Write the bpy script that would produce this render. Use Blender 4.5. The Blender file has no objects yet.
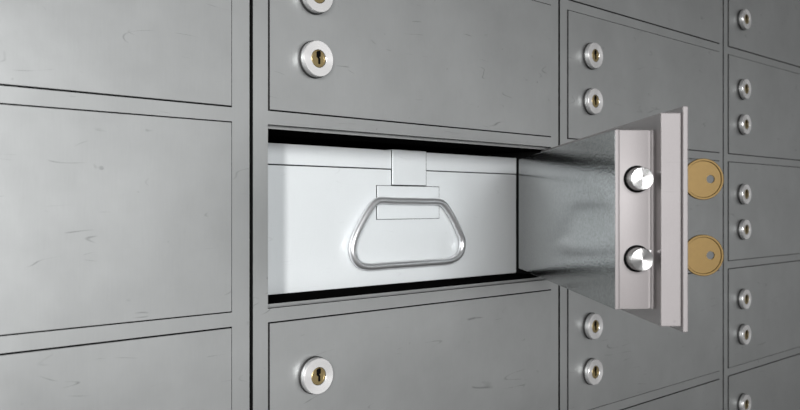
import bpy, bmesh, math, random
from mathutils import Vector, Matrix

random.seed(4)
scene = bpy.context.scene
COL = scene.collection

# ------------------------------------------------------------------ measures
A = math.radians(42.3)          # angle between the locker wall and the image plane
FPX = 793.0                     # focal length in pixels (800 px wide frame)
D = 0.4686                      # camera to wall
ZC = 1.30                       # eye height
CA, SA = math.cos(A), math.sin(A)
PITCH_S, PITCH_Z = 0.3474, 0.1374
SEAMS = (-0.0583, 0.2891, 0.6367, 0.9815, 1.3289)   # seams between the columns
DOOR_H = 0.1280
ROWC = -0.0080                  # centre of the open row, relative to eye height
MARG_L, MARG_R = 0.0134, 0.0128
SHIFT = {0: -0.0021, 1: 0.0, 2: -0.0004, 3: -0.0010}
T_OPEN = math.radians(49.85)


def on_plane(px, py, n):
    """Point of the plane y = n seen at pixel (px, py): returns x, z."""
    k = (px - 400.0) / FPX
    Z = (n + D) / (CA - k * SA)
    return k * Z * CA + Z * SA, (205.0 - py) / FPX * Z + ZC


def col_range(c):
    return SEAMS[c], SEAMS[c + 1]


def row_z(r):
    return ZC + ROWC + r * PITCH_Z


# ------------------------------------------------------------------ materials
def new_mat(name):
    m = bpy.data.materials.new(name)
    m.use_nodes = True
    nt = m.node_tree
    for n in list(nt.nodes):
        nt.nodes.remove(n)
    out = nt.nodes.new('ShaderNodeOutputMaterial')
    b = nt.nodes.new('ShaderNodeBsdfPrincipled')
    nt.links.new(b.outputs[0], out.inputs[0])
    return m, nt, b


def N(nt, t, **kw):
    n = nt.nodes.new(t)
    for k, v in kw.items():
        setattr(n, k, v)
    return n


def math_node(nt, op, a, b=None, clamp=False):
    n = N(nt, 'ShaderNodeMath', operation=op, use_clamp=clamp)
    for i, v in enumerate((a, b)):
        if v is None:
            continue
        if isinstance(v, (int, float)):
            n.inputs[i].default_value = v
        else:
            nt.links.new(v, n.inputs[i])
    return n.outputs[0]


def noise(nt, vec, scale, detail=3.0, rough=0.55, dist=0.0):
    n = N(nt, 'ShaderNodeTexNoise')
    n.inputs['Scale'].default_value = scale
    n.inputs['Detail'].default_value = detail
    n.inputs['Roughness'].default_value = rough
    n.inputs['Distortion'].default_value = dist
    nt.links.new(vec, n.inputs['Vector'])
    return n.outputs['Fac']


def mapping(nt, vec, scale=(1, 1, 1), rot=(0, 0, 0)):
    n = N(nt, 'ShaderNodeMapping')
    n.inputs['Scale'].default_value = scale
    n.inputs['Rotation'].default_value = rot
    nt.links.new(vec, n.inputs['Vector'])
    return n.outputs[0]


def map_range(nt, v, a, b, c, d):
    n = N(nt, 'ShaderNodeMapRange')
    nt.links.new(v, n.inputs[0])
    for i, q in enumerate((a, b, c, d)):
        n.inputs[i + 1].default_value = q
    return n.outputs[0]


def steel(name, base, metallic, rough, mottle=0.16, scratch=0.5, grain=0.06, speck=0.0, bump=0.05, grainscale=(900, 900, 60), rvar=0.16, fs=900.0):
    m, nt, b = new_mat(name)
    tc = N(nt, 'ShaderNodeTexCoord')
    oi = N(nt, 'ShaderNodeObjectInfo')
    off = N(nt, 'ShaderNodeVectorMath', operation='MULTIPLY')
    nt.links.new(oi.outputs['Location'], off.inputs[0])
    off.inputs[1].default_value = (3.1, 5.3, 7.7)
    add = N(nt, 'ShaderNodeVectorMath', operation='ADD')
    nt.links.new(tc.outputs['Object'], add.inputs[0])
    nt.links.new(off.outputs[0], add.inputs[1])
    v = add.outputs[0]
    cloud = noise(nt, v, 14.0, 5.0, 0.62)
    gr = noise(nt, mapping(nt, v, grainscale), 1.0, 2.0)
    fine = noise(nt, v, fs, 1.0)
    # hairline scratches: thin contour bands of stretched noises, broken by a mask
    def lines(rot, sc, w, mscale, lo, hi):
        nv = noise(nt, mapping(nt, v, sc, rot), 1.0, 1.0, 0.4)
        d = math_node(nt, 'ABSOLUTE', math_node(nt, 'SUBTRACT', nv, 0.5))
        l = map_range(nt, d, 0.0, w, 1.0, 0.0)
        mk = map_range(nt, noise(nt, v, mscale, 2.0), lo, hi, 0.0, 1.0)
        return math_node(nt, 'MULTIPLY', l, mk)
    s1 = lines((0, 0.35, 0), (9, 9, 55), 0.006, 30, 0.60, 0.68)
    s2 = lines((0, 1.9, 0.3), (12, 12, 70), 0.006, 37, 0.60, 0.68)
    dots = map_range(nt, noise(nt, v, 130.0, 1.0), 0.74, 0.78, 0.0, 1.0)
    dots = math_node(nt, 'MULTIPLY', dots, map_range(nt, noise(nt, v, 17.0), 0.5, 0.62, 0.0, 0.8))
    sc = math_node(nt, 'MINIMUM', math_node(nt, 'ADD', math_node(nt, 'ADD', s1, s2), dots), 1.0)
    f = math_node(nt, 'ADD', 1.0 - mottle / 2 - grain / 2, math_node(nt, 'MULTIPLY', cloud, mottle))
    f = math_node(nt, 'ADD', f, math_node(nt, 'MULTIPLY', gr, grain))
    if speck:
        f = math_node(nt, 'ADD', f, math_node(nt, 'MULTIPLY', math_node(nt, 'SUBTRACT', fine, 0.5), speck))
    f = math_node(nt, 'MULTIPLY', f, math_node(nt, 'SUBTRACT', 1.0, math_node(nt, 'MULTIPLY', sc, scratch)))
    mul = N(nt, 'ShaderNodeVectorMath', operation='SCALE')
    mul.inputs[0].default_value = base
    nt.links.new(f, mul.inputs['Scale'])
    nt.links.new(mul.outputs[0], b.inputs['Base Color'])
    b.inputs['Metallic'].default_value = metallic
    r = math_node(nt, 'ADD', rough - rvar / 2, math_node(nt, 'MULTIPLY', noise(nt, v, 22.0, 6.0, 0.65), rvar))
    nt.links.new(r, b.inputs['Roughness'])
    if bump:
        bp = N(nt, 'ShaderNodeBump')
        bp.inputs['Strength'].default_value = bump
        bp.inputs['Distance'].default_value = 0.0003
        h = math_node(nt, 'ADD', fine, math_node(nt, 'MULTIPLY', gr, 0.6))
        nt.links.new(h, bp.inputs['Height'])
        nt.links.new(bp.outputs[0], b.inputs['Normal'])
    return m


def plain(name, base, metallic, rough, var=0.1, scale=60.0):
    m, nt, b = new_mat(name)
    tc = N(nt, 'ShaderNodeTexCoord')
    f = math_node(nt, 'ADD', 1.0 - var / 2, math_node(nt, 'MULTIPLY', noise(nt, tc.outputs['Object'], scale, 3.0), var))
    mul = N(nt, 'ShaderNodeVectorMath', operation='SCALE')
    mul.inputs[0].default_value = base
    nt.links.new(f, mul.inputs['Scale'])
    nt.links.new(mul.outputs[0], b.inputs['Base Color'])
    b.inputs['Metallic'].default_value = metallic
    b.inputs['Roughness'].default_value = rough
    return m


def turned(name, base, rough, axis, aniso=0.85):
    """lathe turned metal: circular brushing about the object's axis"""
    m, nt, b = new_mat(name)
    b.inputs['Metallic'].default_value = 1.0
    b.inputs['Roughness'].default_value = rough
    b.inputs['Anisotropic'].default_value = aniso
    b.inputs['Anisotropic Rotation'].default_value = 0.25
    tg = N(nt, 'ShaderNodeTangent', direction_type='RADIAL', axis=axis)
    nt.links.new(tg.outputs[0], b.inputs['Tangent'])
    tc = N(nt, 'ShaderNodeTexCoord')
    sep = N(nt, 'ShaderNodeSeparateXYZ')
    nt.links.new(tc.outputs['Object'], sep.inputs[0])
    o = [i for i in 'XYZ' if i != axis]
    r = math_node(nt, 'SQRT', math_node(nt, 'ADD',
        math_node(nt, 'POWER', math_node(nt, 'ABSOLUTE', sep.outputs[o[0]]), 2.0),
        math_node(nt, 'POWER', math_node(nt, 'ABSOLUTE', sep.outputs[o[1]]), 2.0)))
    nn = N(nt, 'ShaderNodeTexNoise', noise_dimensions='1D')
    nn.inputs['Scale'].default_value = 2600.0
    nt.links.new(r, nn.inputs['W'])
    f = math_node(nt, 'ADD', 0.86, math_node(nt, 'MULTIPLY', nn.outputs['Fac'], 0.28))
    mul = N(nt, 'ShaderNodeVectorMath', operation='SCALE')
    mul.inputs[0].default_value = base
    nt.links.new(f, mul.inputs['Scale'])
    nt.links.new(mul.outputs[0], b.inputs['Base Color'])
    return m


M_DOOR = steel('brushed_grey_steel', (0.492, 0.502, 0.499), 0.90, 0.39, mottle=0.34, scratch=0.42)
M_FRAME = steel('frame_grey_steel', (0.492, 0.502, 0.499), 0.90, 0.39, mottle=0.22, scratch=0.42)
M_EDGE = steel('door_edge_steel', (0.175, 0.162, 0.162), 0.20, 0.55, mottle=0.08, scratch=0.2, speck=0.08)
M_INNER = steel('inner_door_steel', (0.31, 0.325, 0.325), 0.96, 0.13, mottle=0.08, scratch=0.1, speck=1.0, bump=0.32, rvar=0.05, fs=720.0)
M_BACK = steel('shaded_back_steel', (0.26, 0.245, 0.245), 0.8, 0.35, mottle=0.08, scratch=0.1, speck=0.1)  # shaded version of the edge steel, for faces turned from the light
M_TIN = steel('galvanised_tin', (0.63, 0.655, 0.665), 0.35, 0.42, mottle=0.10, scratch=0.12, grain=0.03, speck=0.05)
M_WIRE = plain('bright_wire', (0.70, 0.70, 0.71), 0.90, 0.33)
M_RING = turned('turned_steel_ring', (0.80, 0.79, 0.785), 0.27, 'Y', 0.7)
M_RING.node_tree.nodes['Principled BSDF'].inputs['Metallic'].default_value = 0.72
M_BOLT = turned('turned_bolt_steel', (0.36, 0.355, 0.35), 0.24, 'X', 0.9)
M_EDGE_SHADE = plain('shaded_door_edge', (0.025, 0.025, 0.025), 0.3, 0.6)  # door sides darkened: the gap's shade put into the colour
M_SIDE = plain('ring_side_steel', (0.42, 0.42, 0.42), 0.8, 0.5)
M_BRASS = plain('lock_brass', (0.30, 0.23, 0.11), 0.8, 0.40, 0.25, 700.0)
M_KEY = plain('key_brass', (0.13, 0.083, 0.027), 0.65, 0.55, 0.22, 500.0)
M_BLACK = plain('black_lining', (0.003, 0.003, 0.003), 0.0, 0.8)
M_OUTLINE = plain('shadow_outline', (0.03, 0.03, 0.03), 0.0, 0.7)  # painted shadow line around the handle plate
for _m in (M_BLACK, M_OUTLINE):
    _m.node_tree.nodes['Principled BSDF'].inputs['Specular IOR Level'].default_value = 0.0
M_RUBBER = plain('black_washer', (0.012, 0.012, 0.012), 0.0, 0.5)
M_CASE = plain('casing_seam_shade', (0.006, 0.006, 0.006), 0.0, 0.7)  # near-black: seam shade painted onto casing and frame sides
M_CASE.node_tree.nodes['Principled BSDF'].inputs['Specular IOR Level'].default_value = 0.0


# ------------------------------------------------------------------ mesh helpers
def box(bm, lo, hi, bevel=0.0, seg=2, mat=0, skip_left=False):
    t = bmesh.new()
    bmesh.ops.create_cube(t, size=1.0)
    for v in t.verts:
        v.co = Vector([lo[i] if v.co[i] < 0 else hi[i] for i in range(3)])
    if bevel:
        bmesh.ops.bevel(t, geom=[e for e in t.edges if not (skip_left and max(v.co.x for v in e.verts) < (lo[0] + hi[0]) / 2)], offset=bevel, segments=seg, profile=0.5, affect='EDGES', clamp_overlap=True)
    for f in t.faces:
        f.material_index = mat
    merge(bm, t)


def merge(bm, t):
    me = bpy.data.meshes.new('tmp')
    t.to_mesh(me)
    t.free()
    bm.from_mesh(me)
    bpy.data.meshes.remove(me)


def lathe(bm, prof, axis='Y', sign=-1, seg=48, center=(0, 0, 0), mat=0, smooth=True, cap_end=True):
    """prof: list of (radius, height along axis*sign). Start and end are capped."""
    rings = []
    cx, cy, cz = center
    for r, h in prof:
        ring = []
        for i in range(seg):
            a = 2 * math.pi * i / seg
            u, w = r * math.cos(a), r * math.sin(a)
            if axis == 'Y':
                co = (cx + u, cy + sign * h, cz + w)
            else:
                co = (cx + sign * h, cy + u, cz + w)
            ring.append(bm.verts.new(co))
        rings.append(ring)
    fs = []
    for a, b in zip(rings, rings[1:]):
        for i in range(seg):
            j = (i + 1) % seg
            fs.append(bm.faces.new((a[i], a[j], b[j], b[i])))
    fs.append(bm.faces.new(rings[0]))
    if cap_end:
        fs.append(bm.faces.new(rings[-1]))
    for f in fs:
        f.material_index = mat
        f.smooth = smooth and len(f.verts) == 4
    return fs


def prism(bm, pts, y0, y1, mat=0):
    """extrude polygon given in (x, z) between y0 and y1"""
    a = [bm.verts.new((x, y0, z)) for x, z in pts]
    b = [bm.verts.new((x, y1, z)) for x, z in pts]
    fs = [bm.faces.new(a), bm.faces.new(b[::-1])]
    n = len(pts)
    for i in range(n):
        j = (i + 1) % n
        fs.append(bm.faces.new((a[j], a[i], b[i], b[j])))
    for f in fs:
        f.material_index = mat


def tube(bm, pts, r, seg=14, closed=True):
    n = len(pts)
    rings = []
    for i, p in enumerate(pts):
        a = pts[(i - 1) % n] if closed or i else pts[i]
        b = pts[(i + 1) % n] if closed or i < n - 1 else pts[i]
        t = (Vector(b) - Vector(a)).normalized()
        up = Vector((0, 1, 0))
        s = t.cross(up).normalized()
        rings.append([bm.verts.new(Vector(p) + r * (math.cos(2 * math.pi * k / seg) * s + math.sin(2 * math.pi * k / seg) * up)) for k in range(seg)])
    for i in range(n if closed else n - 1):
        A_, B_ = rings[i], rings[(i + 1) % n]
        for k in range(seg):
            f = bm.faces.new((A_[k], A_[(k + 1) % seg], B_[(k + 1) % seg], B_[k]))
            f.smooth = True


def obj(name, bm, mats, parent=None, sharp=None):
    bmesh.ops.recalc_face_normals(bm, faces=list(bm.faces))
    me = bpy.data.meshes.new(name)
    bm.to_mesh(me)
    bm.free()
    for m in (mats if isinstance(mats, (list, tuple)) else [mats]):
        me.materials.append(m)
    if sharp:
        me.set_sharp_from_angle(angle=math.radians(sharp))
    o = bpy.data.objects.new(name, me)
    COL.objects.link(o)
    if parent:
        o.parent = parent
    return o


def empty(name, loc, rz=0.0):
    o = bpy.data.objects.new(name, None)
    o.empty_display_size = 0.02
    COL.objects.link(o)
    o.location = loc
    o.rotation_euler = (0, 0, rz)
    return o


def tag(o, label, cat, group=None):
    o['label'] = label
    o['category'] = cat
    if group:
        o['group'] = group
    return o


def dup(root, loc):
    r = root.copy()
    COL.objects.link(r)
    r.location = loc
    for ch in list(root.children):
        c = ch.copy()
        COL.objects.link(c)
        c.parent = r
        for g in list(ch.children):
            d = g.copy()
            COL.objects.link(d)
            d.parent = c
    return r


# ------------------------------------------------------------------ cabinet frames
ROWS = (-2, -1, 0, 1, 2)
DW = PITCH_S - MARG_L - MARG_R  # opening width
DEPTH = 0.46


def make_frame(c, label):
    x0, x1 = col_range(c)
    x0 += 0.0014
    x1 -= 0.0014
    base = row_z(-2) - DOOR_H / 2 - (PITCH_Z - DOOR_H)
    root = empty('cabinet_frame', ((x0 + x1) / 2, 0.0, base))
    ox, oz = (x0 + x1) / 2, base
    xl = x0 - 0.0014 + MARG_L + SHIFT[c]
    xs = [x0, xl, xl + DW, x1]
    zs = [base]
    for r in ROWS:
        zs += [row_z(r) - DOOR_H / 2, row_z(r) + DOOR_H / 2]
    zs.append(zs[-1] + (PITCH_Z - DOOR_H))
    t = bmesh.new()
    grid = [[t.verts.new((x - ox, 0.0, z - oz)) for z in zs] for x in xs]
    faces = []
    for i in range(3):
        for j in range(len(zs) - 1):
            if i == 1 and j % 2 == 1:
                continue
            faces.append(t.faces.new((grid[i][j], grid[i + 1][j], grid[i + 1][j + 1], grid[i][j + 1])))
    ext = bmesh.ops.extrude_face_region(t, geom=faces)
    for g in ext['geom']:
        if isinstance(g, bmesh.types.BMVert):
            g.co.y = 0.003
    bmesh.ops.recalc_face_normals(t, faces=list(t.faces))
    face = obj('face_frame', t, [M_FRAME, M_CASE], root)
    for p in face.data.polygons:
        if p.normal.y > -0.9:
            p.material_index = 1  # sides blackened so the seams look shaded
    b = bmesh.new()
    th = 0.0007
    w = (x1 - x0) / 2
    h = zs[-1] - base
    box(b, (-w, 0.003, 0), (-w + th, DEPTH, h))
    box(b, (w - th, 0.003, 0), (w, DEPTH, h))
    box(b, (-w, 0.003, 0), (w, DEPTH, th))
    box(b, (-w, 0.003, h - th), (w, DEPTH, h))
    box(b, (-w, DEPTH - th, 0), (w, DEPTH, h))
    obj('casing', b, M_CASE, root)
    tag(root, label, 'cabinet frame', 'steel cabinet frames')
    return root


make_frame(0, 'grey steel face frame around the column of boxes at the left edge')
make_frame(1, 'grey steel face frame of the column holding the open compartment with the tin')
make_frame(2, 'grey steel face frame of the column behind the swung-open door and its keys')
make_frame(3, 'grey steel face frame of the rightmost, farthest column of boxes')

# ------------------------------------------------------------------ locks
LOCK_Z = (0.0222, -0.0241)      # from the door centre
LOCK_S = 0.0383                 # from the free edge of the door
GAP = 0.0009
PROUD = 0.0011


def make_lock(parent, loc, rz=0.0, keyed=False):
    b = bmesh.new()
    lathe(b, [(0.0060, 0.0018), (0.0128, 0.0018), (0.0130, 0.0022), (0.0130, 0.0060), (0.0126, 0.0066),
              (0.0067, 0.0064), (0.0065, 0.0062), (0.0065, 0.0024)], seg=56)
    ring = obj('lock', b, [M_RING, M_SIDE], parent, sharp=35)
    for p in ring.data.polygons:
        if abs(p.normal.y) < 0.4:
            p.material_index = 1
    ring.location = loc
    ring.rotation_euler = (0, 0, rz)
    b = bmesh.new()
    lathe(b, [(0.0134, 0.0), (0.0136, 0.0004), (0.0136, 0.0016), (0.0132, 0.0021)], seg=48)
    obj('lock_washer', b, M_RUBBER, ring, sharp=40)
    b = bmesh.new()
    lathe(b, [(0.0063, 0.0020), (0.0063, 0.0058), (0.0059, 0.0062), (0.0050, 0.0062), (0.0048, 0.0060), (0.0030, 0.0060)], seg=40)
    # keyway: a stepped slot sunk as a dark inlay
    K = 1.35
    kw = [(-0.0011, 0.0040), (0.0009, 0.0043), (0.0013, 0.0036), (0.0013, 0.0014), (0.0003, 0.0008), (0.0010, 0.0002), (0.0010, -0.0026),
          (0.0003, -0.0030), (-0.0003, -0.0026), (-0.0003, -0.0002), (-0.0014, 0.0008), (-0.0014, 0.0032)]
    prism(b, [(x * K, z * K) for x, z in kw], -0.0058, -0.00625, 1)
    obj('key_cylinder', b, [M_BRASS, M_BLACK], ring, sharp=40)
    return ring


# ------------------------------------------------------------------ closed boxes
def make_box(loc):
    """origin: bottom centre of the door, in the plane of the frame"""
    root = empty('deposit_box', loc)
    b = bmesh.new()
    w = DW / 2 - GAP
    box(b, (-w, -PROUD, GAP), (w, 0.0012, DOOR_H - GAP), 0.00018, 1, skip_left=True)
    box(b, (-w + 0.004, 0.0012, 0.004), (w - 0.004, 0.013, DOOR_H - 0.004))
    d = obj('door', b, [M_DOOR, M_EDGE_SHADE], root)
    for p in d.data.polygons:
        if abs(p.normal.y) < 0.3:
            p.material_index = 1
    for dz in LOCK_Z:
        make_lock(root, (-DW / 2 + LOCK_S, -PROUD, DOOR_H / 2 + dz))
    return root


COLN = ['leftmost column', 'column of the open compartment', 'column behind the open door', 'rightmost column']
LABELS = {
    (0, 2): 'closed grey box door at the top of the leftmost column',
    (0, 1): 'closed grey box door in the leftmost column, above the one level with the tin',
    (0, 0): 'closed scuffed grey box door immediately left of the open compartment, level with the tin',
    (0, -1): 'closed grey box door in the leftmost column, below the one level with the tin',
    (0, -2): 'closed grey box door at the foot of the leftmost column',
    (1, 2): 'closed grey box door two rows above the open compartment',
    (1, 1): 'closed scratched grey box door directly above the open compartment',
    (1, -1): 'closed grey box door directly below the open compartment and tin',
    (1, -2): 'closed grey box door two rows below the open compartment',
    (2, 2): 'closed grey box door at the top of the column behind the open door',
    (2, 1): 'closed grey box door whose two locks show above the open door',
    (2, 0): 'closed grey box door hidden behind the open door and its two keys',
    (2, -1): 'closed grey box door whose two locks show below the open door',
    (2, -2): 'closed grey box door at the bottom of the column behind the open door',
    (3, 2): 'closed box door at the top of the rightmost column, one lock in view',
    (3, 1): 'closed box door of the rightmost column, second from the top',
    (3, 0): 'closed box door of the rightmost column, level with the two brass keys',
    (3, -1): 'closed box door of the rightmost column, second from the bottom',
    (3, -2): 'closed box door at the bottom of the rightmost column, in shade',
}
proto = None
for (c, r), lab in LABELS.items():
    x0, x1 = col_range(c)
    loc = (x0 + MARG_L + SHIFT[c] + DW / 2, 0.0, row_z(r) - DOOR_H / 2)
    if proto is None:
        proto = make_box(loc)
        o = proto
    else:
        o = dup(proto, loc)
    tag(o, lab, 'safe deposit box', 'closed safe deposit boxes')

# ------------------------------------------------------------------ the open box
x0, x1 = col_range(1)
ZB = row_z(0) - DOOR_H / 2
ox = (x0 + x1) / 2
OPENB = empty('deposit_box', (ox, 0.0, ZB))
tag(OPENB, 'open deposit box with its door swung out, dark inside around the tin', 'safe deposit box', 'open safe deposit box')
# lining of the compartment, steel front edge, black inside
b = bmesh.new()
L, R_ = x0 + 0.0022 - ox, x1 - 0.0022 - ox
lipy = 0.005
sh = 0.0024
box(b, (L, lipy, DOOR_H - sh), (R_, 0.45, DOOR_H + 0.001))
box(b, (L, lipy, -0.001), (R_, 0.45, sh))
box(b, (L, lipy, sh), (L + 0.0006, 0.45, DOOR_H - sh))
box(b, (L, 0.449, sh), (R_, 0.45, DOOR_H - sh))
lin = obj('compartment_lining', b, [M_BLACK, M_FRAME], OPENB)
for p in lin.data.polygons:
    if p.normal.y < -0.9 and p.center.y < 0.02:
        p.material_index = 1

# door, built closed with the hinge corner of the outer face as origin
W = DW - 0.0006
hx, hy = 0.6247 - ox, -0.0038
b = bmesh.new()
z0, z1 = 0.0007, DOOR_H - 0.0007
box(b, (-W, 0.0, z0), (0, 0.0028, z1), 0.0005, 3)
door = obj('door', b, [M_EDGE, M_BACK], OPENB)
door.location = (hx, hy, 0)
door.rotation_euler = (0, 0, T_OPEN)
b = bmesh.new()
box(b, (-W + 0.0028, 0.0028, z0 + 0.0029), (-0.003, 0.0143, z1 - 0.0034), 0.0005, 3)
core = obj('door_core', b, [M_EDGE, M_BACK], door)
for q in (door, core):
    for p in q.data.polygons:
        if p.normal.y > 0.9:
            p.material_index = 1
b = bmesh.new()
iz0, iz1 = z0 + 0.0115, z1 - 0.0122
ix0, ix1 = -W + 0.0130, -0.012
box(b, (ix0, 0.0178, iz0), (ix1, 0.0348, iz1), 0.0003, 2)          # bolt housing
box(b, (ix0 + 0.0012, 0.0143, iz0 + 0.0001), (ix1, 0.0180, iz1 - 0.0001), 0.0002, 1)
box(b, (ix0 - 0.0001, 0.0153, iz0 - 0.0001), (ix1, 0.0162, iz1 + 0.0001), 0.0002, 1)
box(b, (ix0 - 0.0002, 0.0349, iz0 - 0.0003), (ix1, 0.0373, iz1 + 0.0003), 0.0005, 3, mat=1)   # inner sheet
box(b, (ix0 + 0.0006, 0.0343, iz0 + 0.001), (ix1, 0.0351, iz1 - 0.001))
BOLT_Z = (0.0229, -0.0228)
for dz in BOLT_Z:
    zc = DOOR_H / 2 + dz
    lathe(b, [(0.0078, -0.0002), (0.0078, 0.00012)], axis='X', seg=36, center=(ix0, 0.0246, zc), mat=2)
housing = obj('bolt_housing', b, [M_EDGE, M_INNER, M_BLACK], door, sharp=40)
for p in housing.data.polygons:                       # sheet: edges are light, inner face is the darker mirror-like steel
    if p.material_index == 1 and p.normal.x < -0.5:
        p.material_index = 0
for dz in BOLT_Z:
    zc = DOOR_H / 2 + dz
    b = bmesh.new()
    lathe(b, [(0.0065, -0.004), (0.0065, 0.0086), (0.0061, 0.0093)], axis='X', seg=48)
    bo = obj('locking_bolt', b, M_BOLT, door, sharp=30)
    bo.location = (ix0, 0.0246, zc)
    b = bmesh.new()
    lathe(b, [(0.0008, -0.001), (0.0008, 0.0008), (0.0005, 0.0011)], axis='X', seg=16)
    pn = obj('retaining_pin', b, M_WIRE, door, sharp=40)
    pn.location = (ix0 + 0.0010, 0.0169, zc + 0.0042)
ct, st = math.cos(T_OPEN), math.sin(T_OPEN)


def door_pt(x, y, z):
    return Vector((hx + ct * x - st * y, hy + st * x + ct * y, z))


for dz in LOCK_Z:
    make_lock(OPENB, door_pt(-W + LOCK_S - GAP, 0.0, DOOR_H / 2 + dz), T_OPEN)

# ------------------------------------------------------------------ keys


def make_key(loc, rz):
    root = empty('key', loc, rz)     # x points out of the lock, z up
    seg = 48
    b = bmesh.new()
    R = 0.0126
    cx = 0.0182
    cz = 0.0015
    prof = [(R, 0, -0.0009), (R - 0.0003, 0, -0.0013), (R - 0.0013, 0, -0.0013), (R - 0.0017, 0, -0.0006), (0.0025, 0.0046, -0.0006),
            (0.0025, 0.0046, 0.0006), (R - 0.0017, 0, 0.0006), (R - 0.0013, 0, 0.0013), (R - 0.0003, 0, 0.0013), (R, 0, 0.0009)]
    rings = []
    for r, dx, y in prof:
        rings.append([b.verts.new((cx + dx + r * math.cos(2 * math.pi * i / seg), y, cz + r * math.sin(2 * math.pi * i / seg))) for i in range(seg)])
    for i in range(len(rings)):
        a, c = rings[i], rings[(i + 1) % len(rings)]
        for k in range(seg):
            b.faces.new((a[k], a[(k + 1) % seg], c[(k + 1) % seg], c[k]))
    obj('bow', b, M_KEY, root)
    b = bmesh.new()
    box(b, (0.0035, -0.0008, -0.0052), (0.0090, 0.0008, 0.0068), 0.0004, 2)     # shoulder
    box(b, (-0.0005, -0.0007, -0.0026), (0.0045, 0.0007, 0.0036), 0.0002, 1)    # blade
    obj('blade', b, M_KEY, root)
    return root


for dz, lab in zip(LOCK_Z, ('upper of the two round-bowed brass keys standing in the open door',
                            'lower of the two round-bowed brass keys standing in the open door')):
    p = door_pt(-W + LOCK_S - GAP, -0.0060, DOOR_H / 2 + dz)
    k = make_key((p.x + ox, p.y, p.z + ZB), T_OPEN - math.pi / 2)
    k.location = (p.x + ox, p.y, p.z + ZB)
    tag(k, lab, 'key', 'brass keys in the open door')

# ------------------------------------------------------------------ the tin inside
TY = 0.052
tz0 = ZB + sh + 0.0002
tx0, tx1 = x0 + 0.0032, x1 - 0.0021
tox = (tx0 + tx1) / 2
TIN = empty('deposit_tin', (tox, TY, tz0))
tag(TIN, 'pale galvanised metal tin with a wire handle, sitting inside the open compartment', 'deposit tin')


def tp(px, py):
    x, z = on_plane(px, py, TY)
    return x - tox, z - tz0


tw = (tx1 - tx0) / 2
top = tp(268, 142.7)[1]
seam = 0.5 * (tp(268, 164.2)[1] + tp(516, 174.3)[1])
b = bmesh.new()
box(b, (-tw, 0.0, 0.0), (tw, 0.38, seam - 0.0005), 0.0004, 2)
obj('tin_body', b, M_TIN, TIN)
b = bmesh.new()
box(b, (-tw, -0.0003, seam + 0.0004), (tw, 0.385, top), 0.0004, 2)
box(b, (-tw + 0.002, 0.0025, seam - 0.002), (tw - 0.002, 0.37, seam + 0.002), mat=1)
lid = obj('tin_lid', b, [M_TIN, M_BLACK], TIN)
b = bmesh.new()
hxa, hxb = tp(391.3, 168)[0], tp(424.6, 168)[0]
hz = 0.5 * (tp(391, 184.5)[1] + tp(424, 185.8)[1])
box(b, (hxa, -0.0020, hz), (hxb, -0.0006, top + 0.0008), 0.0003, 2)
box(b, (hxa - 0.0004, -0.0008, hz - 0.0006), (hxb + 0.0014, -0.0001, top), mat=1)  # black backing, a painted shadow line around the tab
box(b, (hxa, -0.0020, top), (hxb, 0.010, top + 0.0008), 0.0003, 1)
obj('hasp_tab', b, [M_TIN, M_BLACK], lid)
b = bmesh.new()
pxa, pxb = tp(376.5, 200)[0], tp(438, 200)[0]
pz1 = 0.5 * (tp(377, 186.0)[1] + tp(437, 186.8)[1])
pz0 = 0.5 * (tp(377, 219.0)[1] + tp(437, 218.5)[1])
box(b, (pxa, -0.0014, pz0), (pxb, -0.0004, pz1), 0.0003, 2)
box(b, (pxa - 0.0005, -0.0005, pz0 - 0.0004), (pxb + 0.0011, 0.0001, pz1 + 0.0005), mat=1)  # dark backing drawn as the plate's shadow outline
obj('handle_plate', b, [M_TIN, M_OUTLINE], TIN)


HN = TY - 0.0046


def hp(px, py):
    x, z = on_plane(px, py, HN)
    return (x - tox, z - tz0)


ctrl = [(112, 178), (155, 178.5), (200, 179), (245, 180), (285, 181), (305, 190), (328, 225), (347, 264), (358.5, 298), (351, 333), (322, 353),
        (262, 359), (200, 363.5), (140, 367.5), (80, 371), (50, 359), (36.5, 326), (42, 290), (62, 245), (88, 200)]
ctrl = [Vector(hp(340 + x * 140 / 410, 140 + y * 140 / 410)) for x, y in ctrl]
pts = []
m = len(ctrl)
for i in range(m):
    p0, p1, p2, p3 = ctrl[i - 1], ctrl[i], ctrl[(i + 1) % m], ctrl[(i + 2) % m]
    for k in range(6):
        t = k / 6
        q = 0.5 * (2 * p1 + (p2 - p0) * t + (2 * p0 - 5 * p1 + 4 * p2 - p3) * t * t + (3 * p1 - p0 - 3 * p2 + p3) * t ** 3)
        pts.append((q.x, q.y))
# sides bow outwards a little, as bent wire does
b = bmesh.new()
tube(b, [(x, HN - TY, z) for x, z in pts], 0.0031)
obj('wire_handle', b, M_WIRE, TIN)

# ------------------------------------------------------------------ the vault wall the cabinets stand against
M_WALL = plain('painted_vault_wall', (0.20, 0.20, 0.205), 0.0, 0.8, 0.12, 3.0)
b = bmesh.new()
box(b, (-3.0, DEPTH + 0.001, 0.0), (4.5, DEPTH + 0.15, 2.7))
obj('wall_back', b, M_WALL)['kind'] = 'structure'
b = bmesh.new()
box(b, (-3.0, -4.0, -0.1), (4.5, DEPTH + 0.15, 0.0))
obj('floor', b, plain('pale_floor', (0.42, 0.41, 0.40), 0.0, 0.5, 0.1, 2.0))['kind'] = 'structure'
b = bmesh.new()
box(b, (SEAMS[0] + 0.0014, 0.004, 0.0), (SEAMS[-1] - 0.0014, DEPTH, row_z(-2) - DOOR_H / 2 - (PITCH_Z - DOOR_H) - 0.0005), 0.002, 2)
obj('trim_1', b, M_WALL)['kind'] = 'structure'      # plinth under the cabinets

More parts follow.
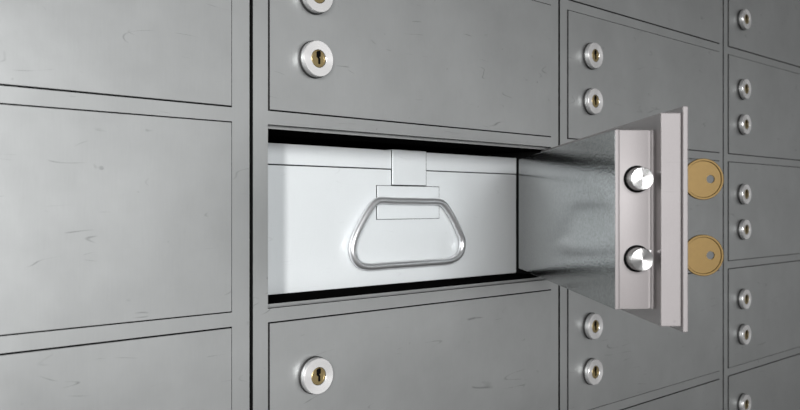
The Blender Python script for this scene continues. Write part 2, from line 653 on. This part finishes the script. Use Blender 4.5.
# ------------------------------------------------------------------ light
def area(name, loc, target, size, power, color=(1, 1, 1), sy=None):
    l = bpy.data.lights.new(name, 'AREA')
    l.energy = power
    l.color = color
    l.spread = math.radians(62)
    l.size = size
    if sy:
        l.shape = 'RECTANGLE'
        l.size_y = sy
    o = bpy.data.objects.new(name, l)
    COL.objects.link(o)
    o.location = loc
    o.rotation_euler = (Vector(target) - Vector(loc)).to_track_quat('-Z', 'Y').to_euler()
    return o


area('key_light', (-0.95, -1.30, ZC + 0.22), (0.33, 0, ZC - 0.11), 0.11, 4.6, (1.0, 0.99, 0.98), 0.6)
area('added_fill_light', (-0.42, -1.50, ZC + 0.27), (0.33, 0, ZC - 0.11), 0.5, 3.8, (0.98, 0.99, 1.0), 0.5)  # added soft fill in front of the wall, not a known lamp

w = bpy.data.worlds.new('light_ramp')
scene.world = w
w.use_nodes = True
nt = w.node_tree
bg = nt.nodes['Background']
tc = nt.nodes.new('ShaderNodeTexCoord')
sp = nt.nodes.new('ShaderNodeSeparateXYZ')
nt.links.new(tc.outputs['Generated'], sp.inputs[0])
r = nt.nodes.new('ShaderNodeValToRGB')
cr = r.color_ramp
stops = [(0.0, 0.24), (0.60, 0.76), (0.75, 0.90), (0.84, 0.80), (0.88, 0.20), (0.91, 0.05), (0.925, 0.30), (0.945, 0.70), (0.958, 0.26), (0.97, 0.05), (1.0, 0.005)]  # added glow by direction; the late peak brightens the right-hand doors
cr.elements[0].position, cr.elements[1].position = stops[0][0], stops[-1][0]
for p, v in stops[1:-1]:
    cr.elements.new(p)
for e, (p, v) in zip(cr.elements, stops):
    e.color = (v, v * 1.005, v * 1.01, 1)
m1 = nt.nodes.new('ShaderNodeMath')
m1.operation = 'MULTIPLY_ADD'
nt.links.new(sp.outputs['X'], m1.inputs[0])
m1.inputs[1].default_value = 0.5
m1.inputs[2].default_value = 0.5
nt.links.new(m1.outputs[0], r.inputs[0])
nt.links.new(r.outputs[0], bg.inputs['Color'])
# invented falloff: world light brightest at eye height, dimmer above and below
zz = nt.nodes.new('ShaderNodeMath')
zz.operation = 'ABSOLUTE'
nt.links.new(sp.outputs['Z'], zz.inputs[0])
zr = nt.nodes.new('ShaderNodeMapRange')
zr.interpolation_type = 'SMOOTHSTEP'
nt.links.new(zz.outputs[0], zr.inputs[0])
for k, v in enumerate((0.0, 0.36, 1.15, 0.25)):
    zr.inputs[k + 1].default_value = v
nt.links.new(zr.outputs[0], bg.inputs['Strength'])

# ------------------------------------------------------------------ camera
cam = bpy.data.cameras.new('camera')
cam.sensor_width = 36.0
cam.lens = 36.0 * FPX / 800.0
cam.clip_start = 0.01
cam.dof.use_dof = True
cam.dof.focus_distance = 0.60
cam.dof.aperture_fstop = 14.0
co = bpy.data.objects.new('camera', cam)
COL.objects.link(co)
co.location = (0, -D, ZC)
co.rotation_euler = (math.pi / 2, 0, -A)
scene.camera = co

scene.view_settings.view_transform = 'Standard'
scene.view_settings.look = 'None'
scene.view_settings.exposure = 0.0
